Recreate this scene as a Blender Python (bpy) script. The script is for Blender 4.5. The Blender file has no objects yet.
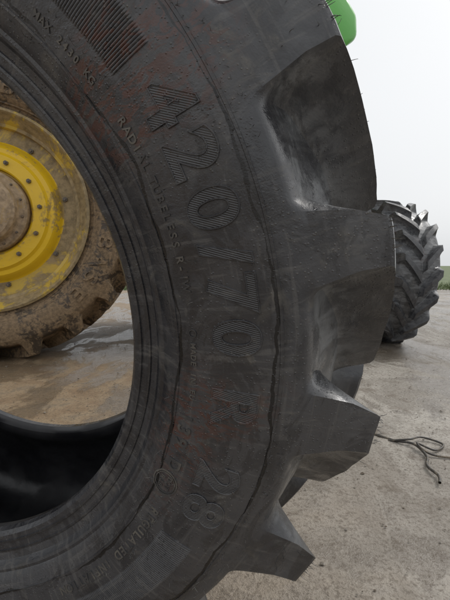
import bpy, bmesh, math, random
import numpy as np
from mathutils import Vector, Matrix, noise
random.seed(7)
R=math.radians
scene=bpy.context.scene
scene.view_settings.view_transform='Standard'; scene.view_settings.look='None'
scene.view_settings.exposure=0

# ------------------------------------------------------------ helpers
def link(o,parent=None):
    scene.collection.objects.link(o)
    if parent is not None: o.parent=parent
    return o
def mesh_obj(name,verts,faces,mat,parent=None,smooth=None):
    me=bpy.data.meshes.new(name); me.from_pydata([tuple(v) for v in verts],[],faces); me.update()
    if mat: me.materials.append(mat)
    if smooth is not None:
        me.polygons.foreach_set('use_smooth',[True]*len(me.polygons))
        me.set_sharp_from_angle(angle=R(smooth))
    return link(bpy.data.objects.new(name,me),parent)

class NT:
    def __init__(s,name):
        s.m=bpy.data.materials.new(name); s.m.use_nodes=True
        s.t=s.m.node_tree; s.b=s.t.nodes['Principled BSDF']
        s.tc=s.t.nodes.new('ShaderNodeTexCoord')
    def n(s,ty,**k):
        nd=s.t.nodes.new(ty)
        for a,b in k.items(): setattr(nd,a,b)
        return nd
    def l(s,a,b): s.t.links.new(a,b)
    def math(s,op,a,b=None,c=None,clamp=False):
        nd=s.n('ShaderNodeMath',operation=op); nd.use_clamp=clamp
        for i,v in enumerate((a,b,c)):
            if v is None: continue
            if isinstance(v,(int,float)): nd.inputs[i].default_value=v
            else: s.l(v,nd.inputs[i])
        return nd.outputs[0]
    def noise(s,vec,scale,detail=4,rough=.55,dist=0):
        nd=s.n('ShaderNodeTexNoise'); s.l(vec,nd.inputs['Vector'])
        nd.inputs['Scale'].default_value=scale; nd.inputs['Detail'].default_value=detail
        nd.inputs['Roughness'].default_value=rough; nd.inputs['Distortion'].default_value=dist
        return nd.outputs['Fac']
    def ramp(s,f,a,b,lo=0.,hi=1.):
        nd=s.n('ShaderNodeMapRange',interpolation_type='SMOOTHSTEP')
        s.l(f,nd.inputs[0]); nd.inputs[1].default_value=a; nd.inputs[2].default_value=b
        nd.inputs[3].default_value=lo; nd.inputs[4].default_value=hi
        return nd.outputs[0]
    def mix(s,f,a,b):
        nd=s.n('ShaderNodeMix',data_type='RGBA')
        if isinstance(f,(int,float)): nd.inputs[0].default_value=f
        else: s.l(f,nd.inputs[0])
        for i,v in ((6,a),(7,b)):
            if isinstance(v,tuple): nd.inputs[i].default_value=(*v,1)
            else: s.l(v,nd.inputs[i])
        return nd.outputs[2]
    def scale(s,vec,v):
        nd=s.n('ShaderNodeVectorMath',operation='MULTIPLY'); s.l(vec,nd.inputs[0]); nd.inputs[1].default_value=v
        return nd.outputs[0]
    def bump(s,h,strength,dist,prev=None):
        nd=s.n('ShaderNodeBump'); nd.inputs['Strength'].default_value=strength; nd.inputs['Distance'].default_value=dist
        s.l(h,nd.inputs['Height'])
        if prev is not None: s.l(prev,nd.inputs['Normal'])
        return nd.outputs[0]
    def out(s,col=None,rough=None,normal=None,**k):
        if col is not None:
            if isinstance(col,tuple): s.b.inputs['Base Color'].default_value=(*col,1)
            else: s.l(col,s.b.inputs['Base Color'])
        if rough is not None:
            if isinstance(rough,(int,float)): s.b.inputs['Roughness'].default_value=rough
            else: s.l(rough,s.b.inputs['Roughness'])
        if normal is not None: s.l(normal,s.b.inputs['Normal'])
        for a,b in k.items(): s.b.inputs[a.replace('_',' ')].default_value=b
        return s.m

def rubber(name,hatch=False,dust_sheen=1.0):
    t=NT(name); o=t.tc.outputs['Object']
    sep=t.n('ShaderNodeSeparateXYZ'); t.l(o,sep.inputs[0]); x,y,z=sep.outputs
    r=t.math('SQRT',t.math('ADD',t.math('MULTIPLY',x,x),t.math('MULTIPLY',y,y)))
    th=t.math('ARCTAN2',y,x)
    cp=t.n('ShaderNodeCombineXYZ'); t.l(r,cp.inputs[0]); t.l(t.math('MULTIPLY',th,.5),cp.inputs[1]); t.l(z,cp.inputs[2])
    pol=cp.outputs[0]
    big=t.noise(o,5.5,4,.62,.6)
    mid=t.noise(o,24,4,.65,.8)
    radial=t.noise(t.scale(pol,(7,60,20)),1.6,4,.65,.8)     # drips
    tang=t.noise(t.scale(pol,(110,5,60)),1.3,3,.6,.3)       # scuffs round the wall
    fine=t.noise(o,520,2,.6)
    wetp=t.ramp(t.noise(t.scale(pol,(16,9,8)),1.0,5,.7,1.2),.50,.56)   # damp, darker patches
    col=t.mix(t.ramp(big,.35,.66),(.031,.032,.037),(.062,.062,.066))
    col=t.mix(t.math('MULTIPLY',t.ramp(radial,.52,.68),.50*dust_sheen),col,(.125,.120,.114))
    col=t.mix(t.math('MULTIPLY',t.ramp(tang,.57,.70),.38*dust_sheen),col,(.13,.126,.120))
    col=t.mix(t.math('MULTIPLY',t.ramp(mid,.56,.76),.55*dust_sheen),col,(.145,.132,.112))
    # pale wipe smears plus sky reflection painted into the hollows between the lugs
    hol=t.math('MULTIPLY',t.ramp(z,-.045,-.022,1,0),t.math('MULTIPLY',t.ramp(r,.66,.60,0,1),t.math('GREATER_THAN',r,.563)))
    smear_sheen=t.noise(t.scale(pol,(26,40,6)),1.1,4,.62,.7)
    col=t.mix(t.math('MULTIPLY',t.math('MULTIPLY',hol,t.ramp(smear_sheen,.40,.62,.18,.9)),dust_sheen),col,(.175,.180,.185))
    col=t.mix(t.math('MULTIPLY',wetp,.50),col,(.016,.016,.019))
    # reddish brown mud, heaviest beside the first numerals
    dx=t.math('SUBTRACT',x,.430); dy=t.math('SUBTRACT',y,.275)
    dd=t.math('SQRT',t.math('ADD',t.math('MULTIPLY',dx,dx),t.math('MULTIPLY',dy,dy)))
    spot=t.ramp(dd,.02,.15,.32,0)
    br=t.math('MULTIPLY',t.ramp(t.math('ADD',t.noise(o,3.2,2,.5),spot),.62,.76),t.ramp(t.noise(t.scale(pol,(36,80,40)),1.0,4,.72,1.4),.47,.57))
    col=t.mix(t.math('MULTIPLY',br,.8*dust_sheen),col,(.090,.034,.023))
    vo=t.n('ShaderNodeTexVoronoi'); t.l(o,vo.inputs['Vector']); vo.inputs['Scale'].default_value=210
    dens=t.ramp(big,.40,.58)
    sp=t.math('MULTIPLY',t.ramp(vo.outputs['Distance'],.10,.26,1,0),dens)   # droplets / grit
    col=t.mix(t.math('MULTIPLY',t.math('MULTIPLY',sp,t.ramp(mid,.45,.6)),.4),col,(.21,.19,.165))
    wob=t.math('MULTIPLY',t.math('SUBTRACT',t.noise(o,7,5,.58),.5),.040)
    rr=t.math('ADD',r,wob)
    wn=t.math('MULTIPLY',t.ramp(t.noise(o,13,2),.38,.60,.5,2.5),.001)
    d=t.math('MINIMUM',t.math('ABSOLUTE',t.math('SUBTRACT',rr,.537)),t.math('ADD',t.math('ABSOLUTE',t.math('SUBTRACT',rr,.433)),.0003))
    inn=t.math('LESS_THAN',r,.56)
    seam=t.math('MULTIPLY',t.math('SUBTRACT',1.0,t.math('DIVIDE',d,wn),clamp=True),inn)
    halo=t.math('MULTIPLY',t.ramp(t.math('SUBTRACT',t.math('SUBTRACT',rr,.537),t.math('MULTIPLY',radial,.006)),-.004,.007,0,1),t.math('MULTIPLY',t.ramp(d,.002,.013,1,0),inn))
    col=t.mix(t.math('MULTIPLY',halo,.7),col,(.014,.013,.013))
    col=t.mix(t.math('MULTIPLY',t.ramp(seam,0,.3),.97),col,(.003,.003,.004))
    rough=t.ramp(mid,.38,.62,.27,.52)
    rough=t.math('ADD',rough,t.math('MULTIPLY',t.ramp(radial,.5,.7),.12))
    rough=t.math('SUBTRACT',rough,t.math('MULTIPLY',wetp,.10))
    rough=t.math('SUBTRACT',rough,t.math('MULTIPLY',sp,.14),clamp=True)
    hsum=t.math('ADD',t.math('MULTIPLY',fine,.0003),t.math('MULTIPLY',mid,.0015))
    hsum=t.math('ADD',hsum,t.math('MULTIPLY',sp,.0007))
    if hatch:
        wv=t.math('SINE',t.math('MULTIPLY',t.math('ADD',y,t.math('MULTIPLY',x,.22)),2*math.pi/.0021))
        hsum=t.math('ADD',hsum,t.math('MULTIPLY',wv,.0003))
        col=t.mix(t.ramp(wv,-.6,.6),t.mix(.30,col,(.014,.014,.015)),t.mix(.10,col,(.15,.15,.15)))
    nb=t.bump(hsum,.8,1.0)
    return t.out(col,rough,nb,Specular_IOR_Level=.72)
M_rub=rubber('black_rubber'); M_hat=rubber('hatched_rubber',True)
t=NT('worn_rubber'); o=t.tc.outputs['Object']
M_rubc=t.out(t.mix(t.ramp(t.noise(o,30,4),.4,.65),(.050,.050,.052),(.135,.125,.11)),.42,None,Specular_IOR_Level=.6)
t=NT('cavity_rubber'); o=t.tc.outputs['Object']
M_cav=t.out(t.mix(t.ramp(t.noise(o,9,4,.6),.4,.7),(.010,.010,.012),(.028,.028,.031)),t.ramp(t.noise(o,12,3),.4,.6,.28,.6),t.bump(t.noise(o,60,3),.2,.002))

def mudmat(name,base,mud,amt,rough=.55,sc=6,bd=.02):
    t=NT(name); o=t.tc.outputs['Object']
    n1=t.noise(o,sc,6,.68,.8); n2=t.noise(o,sc*9,4,.7)
    m=t.math('ADD',t.math('MULTIPLY',n1,.75),t.math('MULTIPLY',n2,.25))
    f=t.ramp(m,.60-amt*.32,.68-amt*.32)
    mudc=t.mix(t.ramp(n2,.3,.7),tuple(c*.5 for c in mud),mud)
    return t.out(t.mix(f,base,mudc),t.math('MULTIPLY_ADD',f,.3,rough-.15),t.bump(m,.6,bd))
M_mudtyre=mudmat('muddy_rubber',(.060,.044,.030),(.27,.185,.105),.52,.55,9)
M_yellow=mudmat('yellow_wheel_paint',(.78,.50,.018),(.38,.26,.09),.30,.40,4.2,.008)
M_rimmud=mudmat('muddy_yellow_rim',(.60,.42,.07),(.40,.30,.16),.62,.5,4,.01)
M_hub=mudmat('muddy_hub',(.42,.27,.09),(.44,.32,.20),.75,.5,5,.008)
M_steel=mudmat('bolt_steel',(.12,.10,.08),(.25,.18,.11),.3,.5,20,.004)
M_green=mudmat('green_paint',(.10,.42,.06),(.2,.2,.1),-.1,.35,3,.004)
M_black=mudmat('black_parts',(.02,.02,.022),(.12,.1,.08),.1,.5,6)
t=NT('cab_glass'); M_glass=t.out((.03,.04,.045),.05,None,Specular_IOR_Level=.8)

# ------------------------------------------------------------ tyre
NL=19; PITCH=2*math.pi/NL; HALFW=.21
SIDE=[(.360,-.064),(.3605,-.054),(.365,-.048),(.371,-.046),(.3715,-.0438),(.3745,-.0438),(.375,-.0455),(.384,-.043),
 (.3845,-.0408),(.387,-.0408),(.3875,-.042),(.397,-.037),(.400,-.0325),(.402,-.0285),(.405,-.0265),(.409,-.0262),(.4105,-.0245),(.418,-.0185),
 (.428,-.0125),(.4285,-.0112),(.431,-.0105),(.4315,-.0112),(.44,-.0078),(.45,-.0048),(.46,-.0026),(.47,-.0012),(.485,-.0002),(.50,0),(.515,-.0004),(.53,-.0018),(.5395,-.0036),
 (.540,-.0028),(.543,-.0034),(.5435,-.0046),(.553,-.0075),(.562,-.0108)]
FULL=[(.562,-.0108),(.570,-.0135),(.582,-.018),(.598,-.023),(.615,-.0285),(.632,-.034),(.648,-.0385),(.6525,-.0420),(.6545,-.052),(.656,-.075),(.6575,-.10),(.659,-.13),(.660,-.16),(.6605,-.185),(.6605,-.203),(.6605,-.210)]
BASE=[(.562,-.0108),(.5665,-.0150),(.571,-.0235),(.574,-.034),(.5765,-.046),(.579,-.058),(.582,-.068),(.584,-.074),(.587,-.083),(.593,-.100),(.599,-.120),(.603,-.140),(.606,-.165),(.6075,-.185),(.608,-.2025),(.608,-.210)]
def zprof(r): return float(np.interp(r,[p[0] for p in SIDE+FULL[1:8]],[p[1] for p in SIDE+FULL[1:8]]))
def dens(P,n):
    out=[]
    for i in range(len(P)-1):
        for k in range(n):
            f=k/n; out.append((P[i][0]*(1-f)+P[i+1][0]*f,P[i][1]*(1-f)+P[i+1][1]*f))
    return out+[P[-1]]
def catm(P,n):
    P=[P[0]]+list(P)+[P[-1]]; out=[]
    for i in range(1,len(P)-2):
        for k in range(n):
            f=k/n; q=[]
            for c in (0,1):
                a,b,d,e=P[i-1][c],P[i][c],P[i+1][c],P[i+2][c]
                q.append(.5*(2*b+(d-a)*f+(2*a-5*b+4*d-e)*f*f+(-a+3*b-3*d+e)*f**3))
            out.append(tuple(q))
    return out+[P[-1]]
def shift(z):
    a=max(0,-z-.030)/.18
    return -R(17.0)*a**1.12
def tyre_mesh(name,mat,cav,theta0=R(11.4),remap=None):
    rows=[(p,p,0.) for p in SIDE[:-1]]
    F=dens(FULL,3); B=catm(BASE,3); n=len(F)
    for i,(f,b) in enumerate(zip(F,B)): rows.append((b,f,i/(n-1)))
    verts=[];faces=[];mats=[]
    WS=8;VS=10;PS=4
    for half in (0,1):
        base=len(verts); ncol=None
        for (b,f,u) in rows:
            z=f[1]; s=shift(z)
            k=min(1,max(0,(f[0]-.562)/.088))
            if f[0]>=.6525: kk=min(1,(-z-.042)/.16); hp=R(2.15+.7*kk); ww=R(2.6-.3*kk)
            else: hp=R(4.0-1.85*k); ww=R(1.3+1.3*k)
            if half: b=(b[0],-2*HALFW-b[1]); f=(f[0],-2*HALFW-f[1])
            endm=1 if -z<.190 else max(0,1-(-z-.190)/.014)
            if endm>.999: endm=1
            cols=[]
            for i in range(PS): cols.append((-hp+2*hp*i/PS,1.))
            for i in range(WS):
                x=i/WS; cols.append((hp+ww*x,(1-x)**1.5 if x>.0 else 1.))
            vw=PITCH-2*hp-2*ww
            for i in range(VS): cols.append((hp+ww+vw*i/VS,0.))
            for i in range(WS):
                x=1-i/WS; cols.append((PITCH-hp-ww*x,(1-x)**1.5 if x<1 else 0.))
            if ncol is None: ncol=len(cols)*NL
            for L in range(NL):
                for (w,m) in cols:
                    a=theta0+L*PITCH+w+s+(PITCH*.5 if half else 0)
                    mm=m*endm
                    rr=b[0]+(f[0]-b[0])*mm; zz=b[1]+(f[1]-b[1])*mm
                    if u>0:
                        dn=noise.noise(Vector((math.cos(a)*rr*30,math.sin(a)*rr*30,zz*30)))*.0014*min(1,u*6)
                        dn+=noise.noise(Vector((math.cos(a)*rr*9,math.sin(a)*rr*9,zz*9+4)))*.003*min(1,u*4)
                        rr+=dn
                    if remap: rr=remap(rr)
                    verts.append((rr*math.cos(a),rr*math.sin(a),zz))
        nr=len(rows)
        for i in range(nr-1):
            for j in range(ncol):
                q=[base+i*ncol+j,base+i*ncol+(j+1)%ncol,base+(i+1)*ncol+(j+1)%ncol,base+(i+1)*ncol+j]
                if not half: q=q[::-1]
                faces.append(q); mats.append(0)
    CAV=[(.360,-.064),(.366,-.080),(.385,-.078),(.41,-.055),(.44,-.036),(.48,-.024),(.52,-.026),(.55,-.040),(.572,-.07),(.582,-.11),(.588,-.16),(.590,-.21)]
    C=catm(CAV,3); C=C+[(r,-2*HALFW-z) for r,z in C[::-1][1:]]
    base=len(verts); nc=200
    for (r,z) in C:
        rr=remap(r) if remap else r
        for j in range(nc):
            a=2*math.pi*j/nc; verts.append((rr*math.cos(a),rr*math.sin(a),z))
    for i in range(len(C)-1):
        for j in range(nc):
            faces.append([base+i*nc+j,base+i*nc+(j+1)%nc,base+(i+1)*nc+(j+1)%nc,base+(i+1)*nc+j]); mats.append(1)
    me=bpy.data.meshes.new(name); me.from_pydata(verts,[],faces); me.update()
    me.materials.append(mat); me.materials.append(cav)
    me.polygons.foreach_set('material_index',mats)
    me.polygons.foreach_set('use_smooth',[True]*len(faces))
    me.set_sharp_from_angle(angle=R(27))
    return me

CAM=Vector((0,0,.715))
ax=Vector((.198,.960,.200)).normalized()
e1=Vector((.9804,-.1939,-.0403)); e1=(e1-ax*e1.dot(ax)).normalized()
Z=-ax; e2=Z.cross(e1).normalized()
C0=CAM+Vector((-.474,.532,-.078))
MW=Matrix(((e1.x,e2.x,Z.x,C0.x),(e1.y,e2.y,Z.y,C0.y),(e1.z,e2.z,Z.z,C0.z),(0,0,0,1)))
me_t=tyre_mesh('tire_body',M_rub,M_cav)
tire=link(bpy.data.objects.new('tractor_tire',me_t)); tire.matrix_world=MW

# ---- lettering moulded on the sidewall
def glyph(body,size,sx,outline,bold=.024):
    cu=bpy.data.curves.new('g','FONT'); cu.body=body; cu.size=size; cu.align_x='CENTER'
    cu.resolution_u=6
    if outline:
        cu.fill_mode='NONE'; cu.bevel_depth=.0009; cu.bevel_resolution=1; cu.offset=size*(bold+.002)
    else:
        cu.extrude=.0009; cu.offset=size*bold
        if size<.022: cu.extrude=.0008; cu.offset=size*.018
    ob=bpy.data.objects.new('g',cu); scene.collection.objects.link(ob)
    dg=bpy.context.evaluated_depsgraph_get(); me=bpy.data.meshes.new_from_object(ob.evaluated_get(dg))
    bm=bmesh.new(); bm.from_mesh(me)
    if not outline:
        bmesh.ops.triangulate(bm,faces=bm.faces[:])
        for _ in range(3):
            le=[e for e in bm.edges if e.calc_length()>.012]
            if le:
                bmesh.ops.subdivide_edges(bm,edges=le,cuts=1); bmesh.ops.triangulate(bm,faces=bm.faces[:])
    vs=[(v.co.x*sx,v.co.y,v.co.z) for v in bm.verts]; bm.verts.index_update()
    fs=[[v.index for v in f.verts] for f in bm.faces]
    bm.free(); bpy.data.objects.remove(ob); bpy.data.curves.remove(cu); bpy.data.meshes.remove(me)
    return vs,fs
def put(acc,g,th,rad,h,cap,zf=zprof):
    vs,fs=g; o=len(acc[0])
    for x,y,z in vs:
        r=rad+y-cap/2; a=th-x/rad
        acc[0].append((r*math.cos(a),r*math.sin(a),zf(r)+z+h))
    for f in fs: acc[1].append([i+o for i in f])
fill=([],[]); outl=([],[]); small=([],[])
for ch,deg in zip('420/70R28',(29.6,23.9,18.0,12.9,8.4,2.9,-6.3,-17.2,-22.9)):
    S=.068
    put(fill,glyph(ch,S,1.14,False),R(deg),.497,.0001,.048)
    put(outl,glyph(ch,S,1.14,True),R(deg),.497,.0010,.048)
mesh_obj('size_lettering',fill[0],fill[1],M_hat,tire)
mesh_obj('size_lettering_outline',outl[0],outl[1],M_rub,tire,40)
def line(txt,deg,rad,size,h=.0003,sp=.76):
    p=size*sp; n=len(txt)
    for i,c in enumerate(txt):
        if c==' ': continue
        put(small,glyph(c,size,1.0,False),R(deg)-(i-(n-1)/2)*p/rad,rad,h,size*.7)
line('RADIAL',28.0,.449,.0120); line('TUBELESS',19.2,.449,.0120); line('R-1W',11.4,.449,.0120)
line('139 D',-14.0,.445,.022); line('MADE IN EU',-2.4,.449,.0088); line('MAX 2430 KG',41.5,.446,.0098)
line('REGULATED INFLATION',-41.5,.447,.0155)
line('DOT',-21.9,.4465,.0085); line('R28',-22.1,.4375,.0080)
def ring(deg,rad,rr,w):
    c=(rad*math.cos(R(deg)),rad*math.sin(R(deg))); o=len(small[0]); n=40
    for i in range(n):
        a=2*math.pi*i/n
        for q,h in ((rr-w,0),(rr-w,.0012),(rr+w,.0012),(rr+w,0)):
            x=c[0]+q*math.cos(a); y=c[1]+q*math.sin(a); small[0].append((x,y,zprof(math.hypot(x,y))+h))
    for i in range(n):
        for k in range(3):
            small[1].append([o+i*4+k,o+i*4+k+1,o+((i+1)%n)*4+k+1,o+((i+1)%n)*4+k])
ring(-22,.442,.0155,.0008); ring(-22,.442,.0130,.0005); ring(3.2,.449,.0040,.0004)
mesh_obj('small_lettering',small[0],small[1],M_rubc,tire)
def panel(d0,d1,r0,r1,name):
    vs=[];fs=[]; step=.0029/((r0+r1)/2); n=int((R(d1)-R(d0))/step); rs=np.linspace(r0,r1,9)
    for i in range(n*4+1):
        a=R(d0)+step*i/4; h=(.0004,.0013,.0015,.0013)[i%4]
        if i==0 or i==n*4: h=-.001
        for k,r in enumerate(rs):
            hh=-.001 if k in(0,8) else h
            rr=r if 0<k<8 else r+(.0002 if k==0 else -.0002)
            vs.append((rr*math.cos(a),rr*math.sin(a),zprof(rr)+hh))
    m=len(rs)
    for i in range(n*4):
        for k in range(m-1):
            fs.append([i*m+k,i*m+k+1,(i+1)*m+k+1,(i+1)*m+k])
    return mesh_obj(name,vs,fs,M_rub,tire)
panel(35.2,58,.462,.513,'serrated_panel'); panel(-56,-29.5,.462,.513,'serrated_panel_lower')
# ---- vent whiskers
wv=[];wf=[]
def whisker(p,d,L,rad):
    d=d.normalized(); side=d.orthogonal().normalized(); up=d.cross(side)
    bend=(side*random.uniform(-1,1)+up*random.uniform(-1,1))*L*.45
    o=len(wv)
    for k in range(4):
        f=k/3; c=p+d*L*f+bend*f*f; rr=rad*(1-.5*f)
        for j in range(3):
            a=j*2.094; wv.append(c+side*math.cos(a)*rr+up*math.sin(a)*rr)
    for k in range(3):
        for j in range(3): wf.append([o+k*3+j,o+k*3+(j+1)%3,o+k*3+3+(j+1)%3,o+k*3+3+j])
for i in range(420):
    a=R(random.uniform(-60,60)); r=random.choice([random.uniform(.41,.56),.545,.455,.423,.556]); r+=random.uniform(-.002,.002)
    whisker(Vector((r*math.cos(a),r*math.sin(a),zprof(r)-.0005)),Vector((math.cos(a)*random.uniform(-1,1),math.sin(a)*.4,random.uniform(.2,1))),random.uniform(.003,.007),.00034)
for L in range(NL):
    a0=R(11.4)+L*PITCH
    for k in range(34):
        if k<16:
            r=random.uniform(.60,.650); a=a0+R(random.uniform(-1.9,1.9)); z=zprof(r); d=Vector((random.uniform(-.3,.6),random.uniform(-.5,.5),1))
            if k<10: r=.6515; z=-.0405; d=Vector((math.cos(a),math.sin(a),random.uniform(-.3,.8)))
        else:
            z=-random.uniform(.045,.195); r=.655; a=a0+shift(z)+R(random.choice([-2.3,2.3,random.uniform(-2,2)])); d=Vector((math.cos(a),math.sin(a),random.uniform(-.5,.5)))
        whisker(Vector((r*math.cos(a),r*math.sin(a),z)),d,random.uniform(.003,.010),.00045)
mesh_obj('vent_whiskers',wv,wf,M_rubc,tire)

# ------------------------------------------------------------ second loose tyre
tire2=link(bpy.data.objects.new('tractor_tire.001',me_t))
f2=Vector((-.985,-.17,.08)).normalized(); u2=Vector((0,0,1)); x2=u2.cross(f2).normalized(); y2=f2.cross(x2)
c2=Vector((1.47,4.08,.645))+f2*.21
tire2.matrix_world=Matrix(((x2.x,y2.x,f2.x,c2.x),(x2.y,y2.y,f2.y,c2.y),(x2.z,y2.z,f2.z,c2.z),(0,0,0,1)))

# ------------------------------------------------------------ tractor
fw=Vector((-.868,-.496,0)).normalized(); lf=Vector((-fw.y,fw.x,0))
TO=Vector((-1.67,3.1,0))-fw*2.42-lf*.9
TM=Matrix(((fw.x,lf.x,0,TO.x),(fw.y,lf.y,0,TO.y),(0,0,1,0),(0,0,0,1)))
tractor=link(bpy.data.objects.new('tractor',None)); tractor.matrix_world=TM
TI=TM.inverted()
def lathe(name,prof,mat,parent,n=96,smooth=35):
    vs=[];fs=[]
    for r,z in prof:
        for j in range(n):
            a=2*math.pi*j/n; vs.append((r*math.cos(a),r*math.sin(a),z))
    for i in range(len(prof)-1):
        for j in range(n): fs.append([i*n+j,i*n+(j+1)%n,(i+1)*n+(j+1)%n,(i+1)*n+j])
    fs.append(list(range(n))[::-1]); fs.append([ (len(prof)-1)*n+j for j in range(n)])
    return mesh_obj(name,vs,fs,mat,parent,smooth)
me_w=tyre_mesh('muddy_tire_body',M_mudtyre,M_cav,theta0=R(3),remap=lambda r:.66-(.66-r)*.80)
def bolts(name,rad,z,n,size,parent,off=0):
    bm=bmesh.new()
    for i in range(n):
        a=2*math.pi*i/n+off
        bmesh.ops.create_cone(bm,cap_ends=True,segments=6,radius1=size,radius2=size*.9,depth=size*1.3,matrix=Matrix.Translation((rad*math.cos(a),rad*math.sin(a),z)))
        bmesh.ops.create_cone(bm,cap_ends=True,segments=10,radius1=size*.5,radius2=size*.45,depth=size*2.6,matrix=Matrix.Translation((rad*math.cos(a),rad*math.sin(a),z)))
    me=bpy.data.meshes.new(name); bm.to_mesh(me); bm.free(); me.materials.append(M_steel)
    return link(bpy.data.objects.new(name,me),parent)
lett=([],[])
zw=lambda r: zprof(.66-(.66-r)/.80)
for k in range(4):
    for i,c in enumerate('BASE'):
        put(lett,glyph(c,.088,1.25,False,.03),R(-14-i*9.5+k*90),.520,.008,.062,zw)
lme=mesh_obj('tmp',lett[0],[f for f in lett[1]],M_mudtyre); lmesh=lme.data; bpy.data.objects.remove(lme)
def wheel(name,pos,facing,rad,width=None):
    s=rad/.66
    e=link(bpy.data.objects.new(name,None),tractor)
    f=facing.normalized(); x=Vector((0,0,1)).cross(f).normalized(); y=f.cross(x)
    W=Matrix(((x.x,y.x,f.x,pos.x),(x.y,y.y,f.y,pos.y),(x.z,y.z,f.z,pos.z),(0,0,0,1)))
    e.matrix_basis=TI@W@Matrix.Scale(s,4)
    link(bpy.data.objects.new('tire',me_w),e); link(bpy.data.objects.new('tire_lettering',lmesh),e)
    lathe('rim',[(.405,-.12),(.405,-.16),(.43,-.055),(.436,-.040),(.436,-.030),(.425,-.024),(.418,-.030),(.412,-.05),(.400,-.060),(.385,-.085),(.372,-.090),(.368,-.13),(.36,-.155),(.345,-.16),(.344,-.15),(.342,-.16)],M_rimmud,e)
    lathe('wheel_disc',[(.355,-.21),(.357,-.150),(.352,-.128),(.335,-.122),(.312,-.120),(.302,-.112),(.290,-.085),(.280,-.076),(.262,-.074),(.256,-.068),(.250,-.060),(.196,-.058),(.190,-.062),(.186,-.09)],M_yellow,e)
    lathe('hub',[(.180,-.10),(.177,-.040),(.168,-.030),(.150,-.028),(.146,-.022),(.142,.020),(.130,.034),(.062,.042),(.056,.050),(.022,.052)],M_hub,e)
    bolts('wheel_bolts',.224,-.052,12,.0105,e,.1); bolts('hub_bolts',.161,-.026,14,.0055,e,.3); bolts('rim_bolts',.325,-.116,8,.012,e,.2)
    return e
wheel('front_wheel',Vector((-1.72,3.08,1.105)),Vector((.16,-1,0)),1.115)
wheel('rear_wheel',TO+lf*.9+Vector((0,0,1.08)),lf,1.10)
wheel('front_wheel_far',TO+fw*2.42-lf*.95+Vector((0,0,1.095)),-lf+Vector((-.2,.1,0)),1.115)
wheel('rear_wheel_far',TO-lf*.95+Vector((0,0,1.08)),-lf,1.10)
def prism(name,pts,y0,y1,mat,bev=.03):
    bm=bmesh.new(); a=[bm.verts.new((x,y0,z)) for x,z in pts]; b=[bm.verts.new((x,y1,z)) for x,z in pts]; n=len(pts)
    bm.faces.new(a); bm.faces.new(b[::-1])
    for i in range(n): bm.faces.new([a[i],b[i],b[(i+1)%n],a[(i+1)%n]])
    bmesh.ops.recalc_face_normals(bm,faces=bm.faces[:])
    if bev: bmesh.ops.bevel(bm,geom=bm.edges[:],offset=bev,segments=4,affect='EDGES',profile=.5)
    me=bpy.data.meshes.new(name); bm.to_mesh(me); bm.free(); me.materials.append(mat)
    me.polygons.foreach_set('use_smooth',[True]*len(me.polygons)); me.set_sharp_from_angle(angle=R(30))
    return link(bpy.data.objects.new(name,me),tractor)
prism('hood',[(1.05,1.25),(3.25,1.15),(3.32,1.5),(3.1,1.78),(1.05,2.02)],-.42,.42,M_green,.05)
prism('chassis',[(-.5,.75),(3.1,.75),(3.1,1.14),(-.5,1.24)],-.28,.28,M_black)
prism('front_axle',[(2.3,.95),(2.54,.95),(2.54,1.15),(2.3,1.15)],-.62,.62,M_black,.02)
prism('rear_axle',[(-.14,.95),(.14,.95),(.14,1.22),(-.14,1.22)],-.62,.62,M_black,.02)
prism('cab_base',[(-.55,1.26),(1.03,1.26),(1.03,1.95),(-.55,1.95)],-.5,.5,M_green)
prism('cab_glazing',[(-.62,1.97),(1.0,1.97),(.85,3.12),(-.70,3.12)],-.72,.72,M_glass,.05)
for i,(a,b,yy) in enumerate((((-.66,1.96),(-.74,3.13),.7),((1.0,1.96),(.85,3.13),.7),((.1,1.96),(.05,3.13),.7),((-.66,1.96),(-.74,3.13),-.78),((1.0,1.96),(.85,3.13),-.78))):
    prism('cab_pillar_%d'%i,[(a[0]-.04,a[1]),(a[0]+.05,a[1]),(b[0]+.05,b[1]),(b[0]-.04,b[1])],yy,yy+.08,M_green,.012)
prism('cab_roof',[(-.98,3.02),(1.05,3.14),(1.12,3.30),(.95,3.50),(-.72,3.62),(-.98,3.56),(-1.16,3.40),(-1.18,3.16)],-.9,.9,M_green,.075)
pts=[]
for i in range(9):
    a=R(20+150*i/8); pts.append((1.17*math.cos(a),1.08+1.17*math.sin(a)))
pts+= [(1.13*math.cos(R(20+150*i/8)),1.08+1.13*math.sin(R(20+150*i/8))) for i in range(8,-1,-1)]
prism('fender',pts,.60,1.15,M_green,.008); prism('fender_far',pts,-1.15,-.60,M_green,.008)
prism('exhaust',[(1.15,1.8),(1.27,1.8),(1.27,3.0),(1.15,3.0)],-.5,-.38,M_black,.03)

# ------------------------------------------------------------ ground
def axis(n,near,far):
    a=np.linspace(0,1,n); v=near*a+(far-near)*a**7
    return np.concatenate([-v[::-1][:-1],v])
xs=axis(130,6,400); ys=axis(130,6,400)+2.5
vs=[];fs=[]
for yv in ys:
    for xv in xs:
        d=math.hypot(xv,yv-2); k=max(0,1-d/12)
        z=k*(.020*noise.noise(Vector((xv*1.3,yv*1.3,0)))+.009*noise.noise(Vector((xv*5,yv*5,3)))+.004*noise.noise(Vector((xv*13,yv*13,3))))
        dt=math.hypot(xv+.35,yv-.55); z*=min(1,dt/.6)
        vs.append((xv,yv,z))
nx=len(xs)
for j in range(len(ys)-1):
    for i in range(nx-1): fs.append([j*nx+i,j*nx+i+1,(j+1)*nx+i+1,(j+1)*nx+i])
t=NT('wet_yard_ground'); o=t.tc.outputs['Object']
sep=t.n('ShaderNodeSeparateXYZ'); t.l(o,sep.inputs[0])
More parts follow.
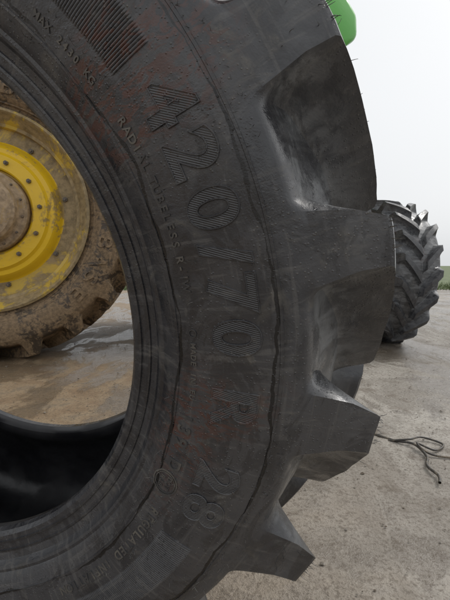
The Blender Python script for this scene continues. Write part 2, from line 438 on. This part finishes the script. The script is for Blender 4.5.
n1=t.noise(o,.9,5,.62,.6); n2=t.noise(o,6,6,.75,.4); n3=t.noise(o,80,4,.8)
n4=t.noise(t.scale(o,(1,.3,1)),2.6,5,.65,1.2)
side=t.ramp(t.math('ADD',sep.outputs[0],t.math('MULTIPLY',t.math('SUBTRACT',n1,.5),2.0)),-.9,.7)
tan=t.mix(t.ramp(n2,.35,.65),(.23,.155,.090),(.34,.255,.16))
grey=t.mix(t.ramp(n4,.36,.62),(.24,.212,.178),(.45,.415,.365))
col=t.mix(side,tan,grey)
col=t.mix(t.math('MULTIPLY',t.ramp(n3,.49,.61),.62),col,(.11,.085,.060))
col=t.mix(t.math('MULTIPLY',t.ramp(n2,.53,.63),.62),col,(.14,.110,.080))
wet=t.ramp(t.math('ADD',t.math('MULTIPLY',n1,.5),t.math('MULTIPLY',n4,.5)),.47,.53)
col=t.mix(t.math('MULTIPLY',wet,.55),col,(.11,.083,.058))
h=t.math('ADD',t.math('MULTIPLY',n2,.6),t.math('MULTIPLY',n3,.28))
M_gr=t.out(col,t.math('MULTIPLY_ADD',wet,-.42,.60),t.bump(h,.75,.03))
mesh_obj('ground',vs,fs,M_gr,None,180)
t=NT('grass'); o=t.tc.outputs['Object']
M_grass=t.out(t.mix(t.ramp(t.noise(o,1.5,4),.35,.65),(.07,.10,.035),(.14,.17,.07)),.8)
gv=[];gf=[]
N=60
for i in range(N+1):
    x=-200+400*i/N
    ye=12.5+ .8*noise.noise(Vector((x*.1,0,0)))
    gv+= [(x,ye,.004),(x,390,.006)]
for i in range(N): gf.append([2*i,2*i+2,2*i+3,2*i+1])
mesh_obj('grass_field',gv,gf,M_grass)
gv=[];gf=[]
for i in range(9000):
    x=random.uniform(-12,14); y=12.3+abs(random.gauss(0,1.6)); hh=random.uniform(.06,.2); a=random.uniform(0,6.28); w=.012
    o=len(gv); dx,dy=math.cos(a)*w,math.sin(a)*w; b=random.uniform(-.1,.1)
    gv+=[(x-dx,y-dy,0),(x+dx,y+dy,0),(x+b,y+b*.5,hh)]; gf.append([o,o+1,o+2])
mesh_obj('grass_verge',gv,gf,M_grass)
# gravel
gv=[];gf=[]
ico=[(0,0,1),(.9,0,.2),(.28,.85,.2),(-.72,.53,.2),(-.72,-.53,.2),(.28,-.85,.2),(0,0,-.6)]
icf=[(0,1,2),(0,2,3),(0,3,4),(0,4,5),(0,5,1),(6,2,1),(6,3,2),(6,4,3),(6,5,4),(6,1,5)]
for i in range(8000):
    x=random.uniform(-3.5,4.5); y=random.uniform(.7,7)
    s=random.uniform(.0015,.0045)*(1 if random.random()<.96 else 2.0); o=len(gv); a=random.uniform(0,6.28)
    for p in ico:
        q=(p[0]*math.cos(a)-p[1]*math.sin(a),p[0]*math.sin(a)+p[1]*math.cos(a)); j=random.uniform(.7,1.2)
        gv.append((x+q[0]*s*j*1.3,y+q[1]*s*j,p[2]*s*.7*j+.003+.020*noise.noise(Vector((x*1.3,y*1.3,0)))*max(0,1-math.hypot(x,y-2)/12)+.009*noise.noise(Vector((x*5,y*5,3)))))
    gf+=[[o+k for k in f] for f in icf]
M_st=mudmat('gravel_stone',(.22,.195,.16),(.13,.10,.07),.4,.7,30,.002)
mesh_obj('gravel',gv,gf,M_st)
def catm3(P,n=10):
    P=[P[0]]+list(P)+[P[-1]]; out=[]
    for i in range(1,len(P)-2):
        for k in range(n):
            f=k/n; out.append(tuple(.5*(2*P[i][c]+(P[i+1][c]-P[i-1][c])*f+(2*P[i-1][c]-5*P[i][c]+4*P[i+1][c]-P[i+2][c])*f*f+(-P[i-1][c]+3*P[i][c]-3*P[i+1][c]+P[i+2][c])*f**3) for c in range(3)))
    return out+[P[-1]]
def tube(name,pts,rad,mat):
    P=[Vector(p) for p in catm3(pts)]; vs=[];fs=[]; n=8
    for i,p in enumerate(P):
        d=(P[min(i+1,len(P)-1)]-P[max(i-1,0)]).normalized(); s=d.cross(Vector((0,0,1))).normalized(); u=s.cross(d)
        for j in range(n):
            a=2*math.pi*j/n; vs.append(p+s*math.cos(a)*rad+u*math.sin(a)*rad)
    for i in range(len(P)-1):
        for j in range(n): fs.append([i*n+j,i*n+(j+1)%n,(i+1)*n+(j+1)%n,(i+1)*n+j])
    return mesh_obj(name,vs,fs,mat,None,60)
M_hose=mudmat('hose_rubber',(.05,.045,.04),(.22,.18,.13),.35,.6,25,.002)
tube('hose',[(.25,2.10,.008),(.45,1.95,.010),(.60,1.80,.008),(.68,1.70,.010),(.735,1.64,.020),(.745,1.55,.012),(.715,1.48,.008),(.72,1.41,.008),(.70,1.36,.008)],.005,M_hose)
tube('hose.001',[(.66,1.70,.008),(.73,1.67,.026),(.80,1.71,.018),(.86,1.66,.010),(.80,1.60,.012),(.74,1.62,.032),(.78,1.56,.010),(.95,1.54,.008),(1.3,1.60,.008),(1.7,1.8,.008)],.0042,M_hose)

# ------------------------------------------------------------ sky, light, camera
w=bpy.data.worlds.new('World'); scene.world=w; w.use_nodes=True; nt=w.node_tree
bg=nt.nodes['Background']; sky=nt.nodes.new('ShaderNodeTexSky'); sky.sky_type='NISHITA'; sky.sun_disc=False
sky.sun_elevation=R(48); sky.sun_rotation=R(60); sky.dust_density=6; sky.air_density=1.2
hs=nt.nodes.new('ShaderNodeHueSaturation'); hs.inputs['Saturation'].default_value=.18
mx=nt.nodes.new('ShaderNodeMix'); mx.data_type='RGBA'; mx.inputs[0].default_value=.70; mx.inputs[7].default_value=(8.3,8.5,8.7,1)
nt.links.new(sky.outputs[0],hs.inputs['Color']); nt.links.new(hs.outputs[0],mx.inputs[6]); nt.links.new(mx.outputs[2],bg.inputs[0])
bg.inputs['Strength'].default_value=.118
sd=bpy.data.lights.new('sun','SUN'); sd.energy=1.1; sd.angle=R(14); sd.color=(1,.97,.93)
so=link(bpy.data.objects.new('sun',sd))
el=R(48); az=R(60)
dirv=Vector((math.sin(az)*math.cos(el),math.cos(az)*math.cos(el),math.sin(el)))
so.rotation_euler=dirv.to_track_quat('Z','Y').to_euler(); so.location=(3,3,6)
cd=bpy.data.cameras.new('camera'); cam=link(bpy.data.objects.new('camera',cd)); scene.camera=cam
cam.location=CAM; cam.rotation_euler=(R(90-4.6),0,0)
cd.sensor_fit='VERTICAL'; cd.sensor_height=36; cd.lens=26; cd.clip_start=.02; cd.clip_end=2000
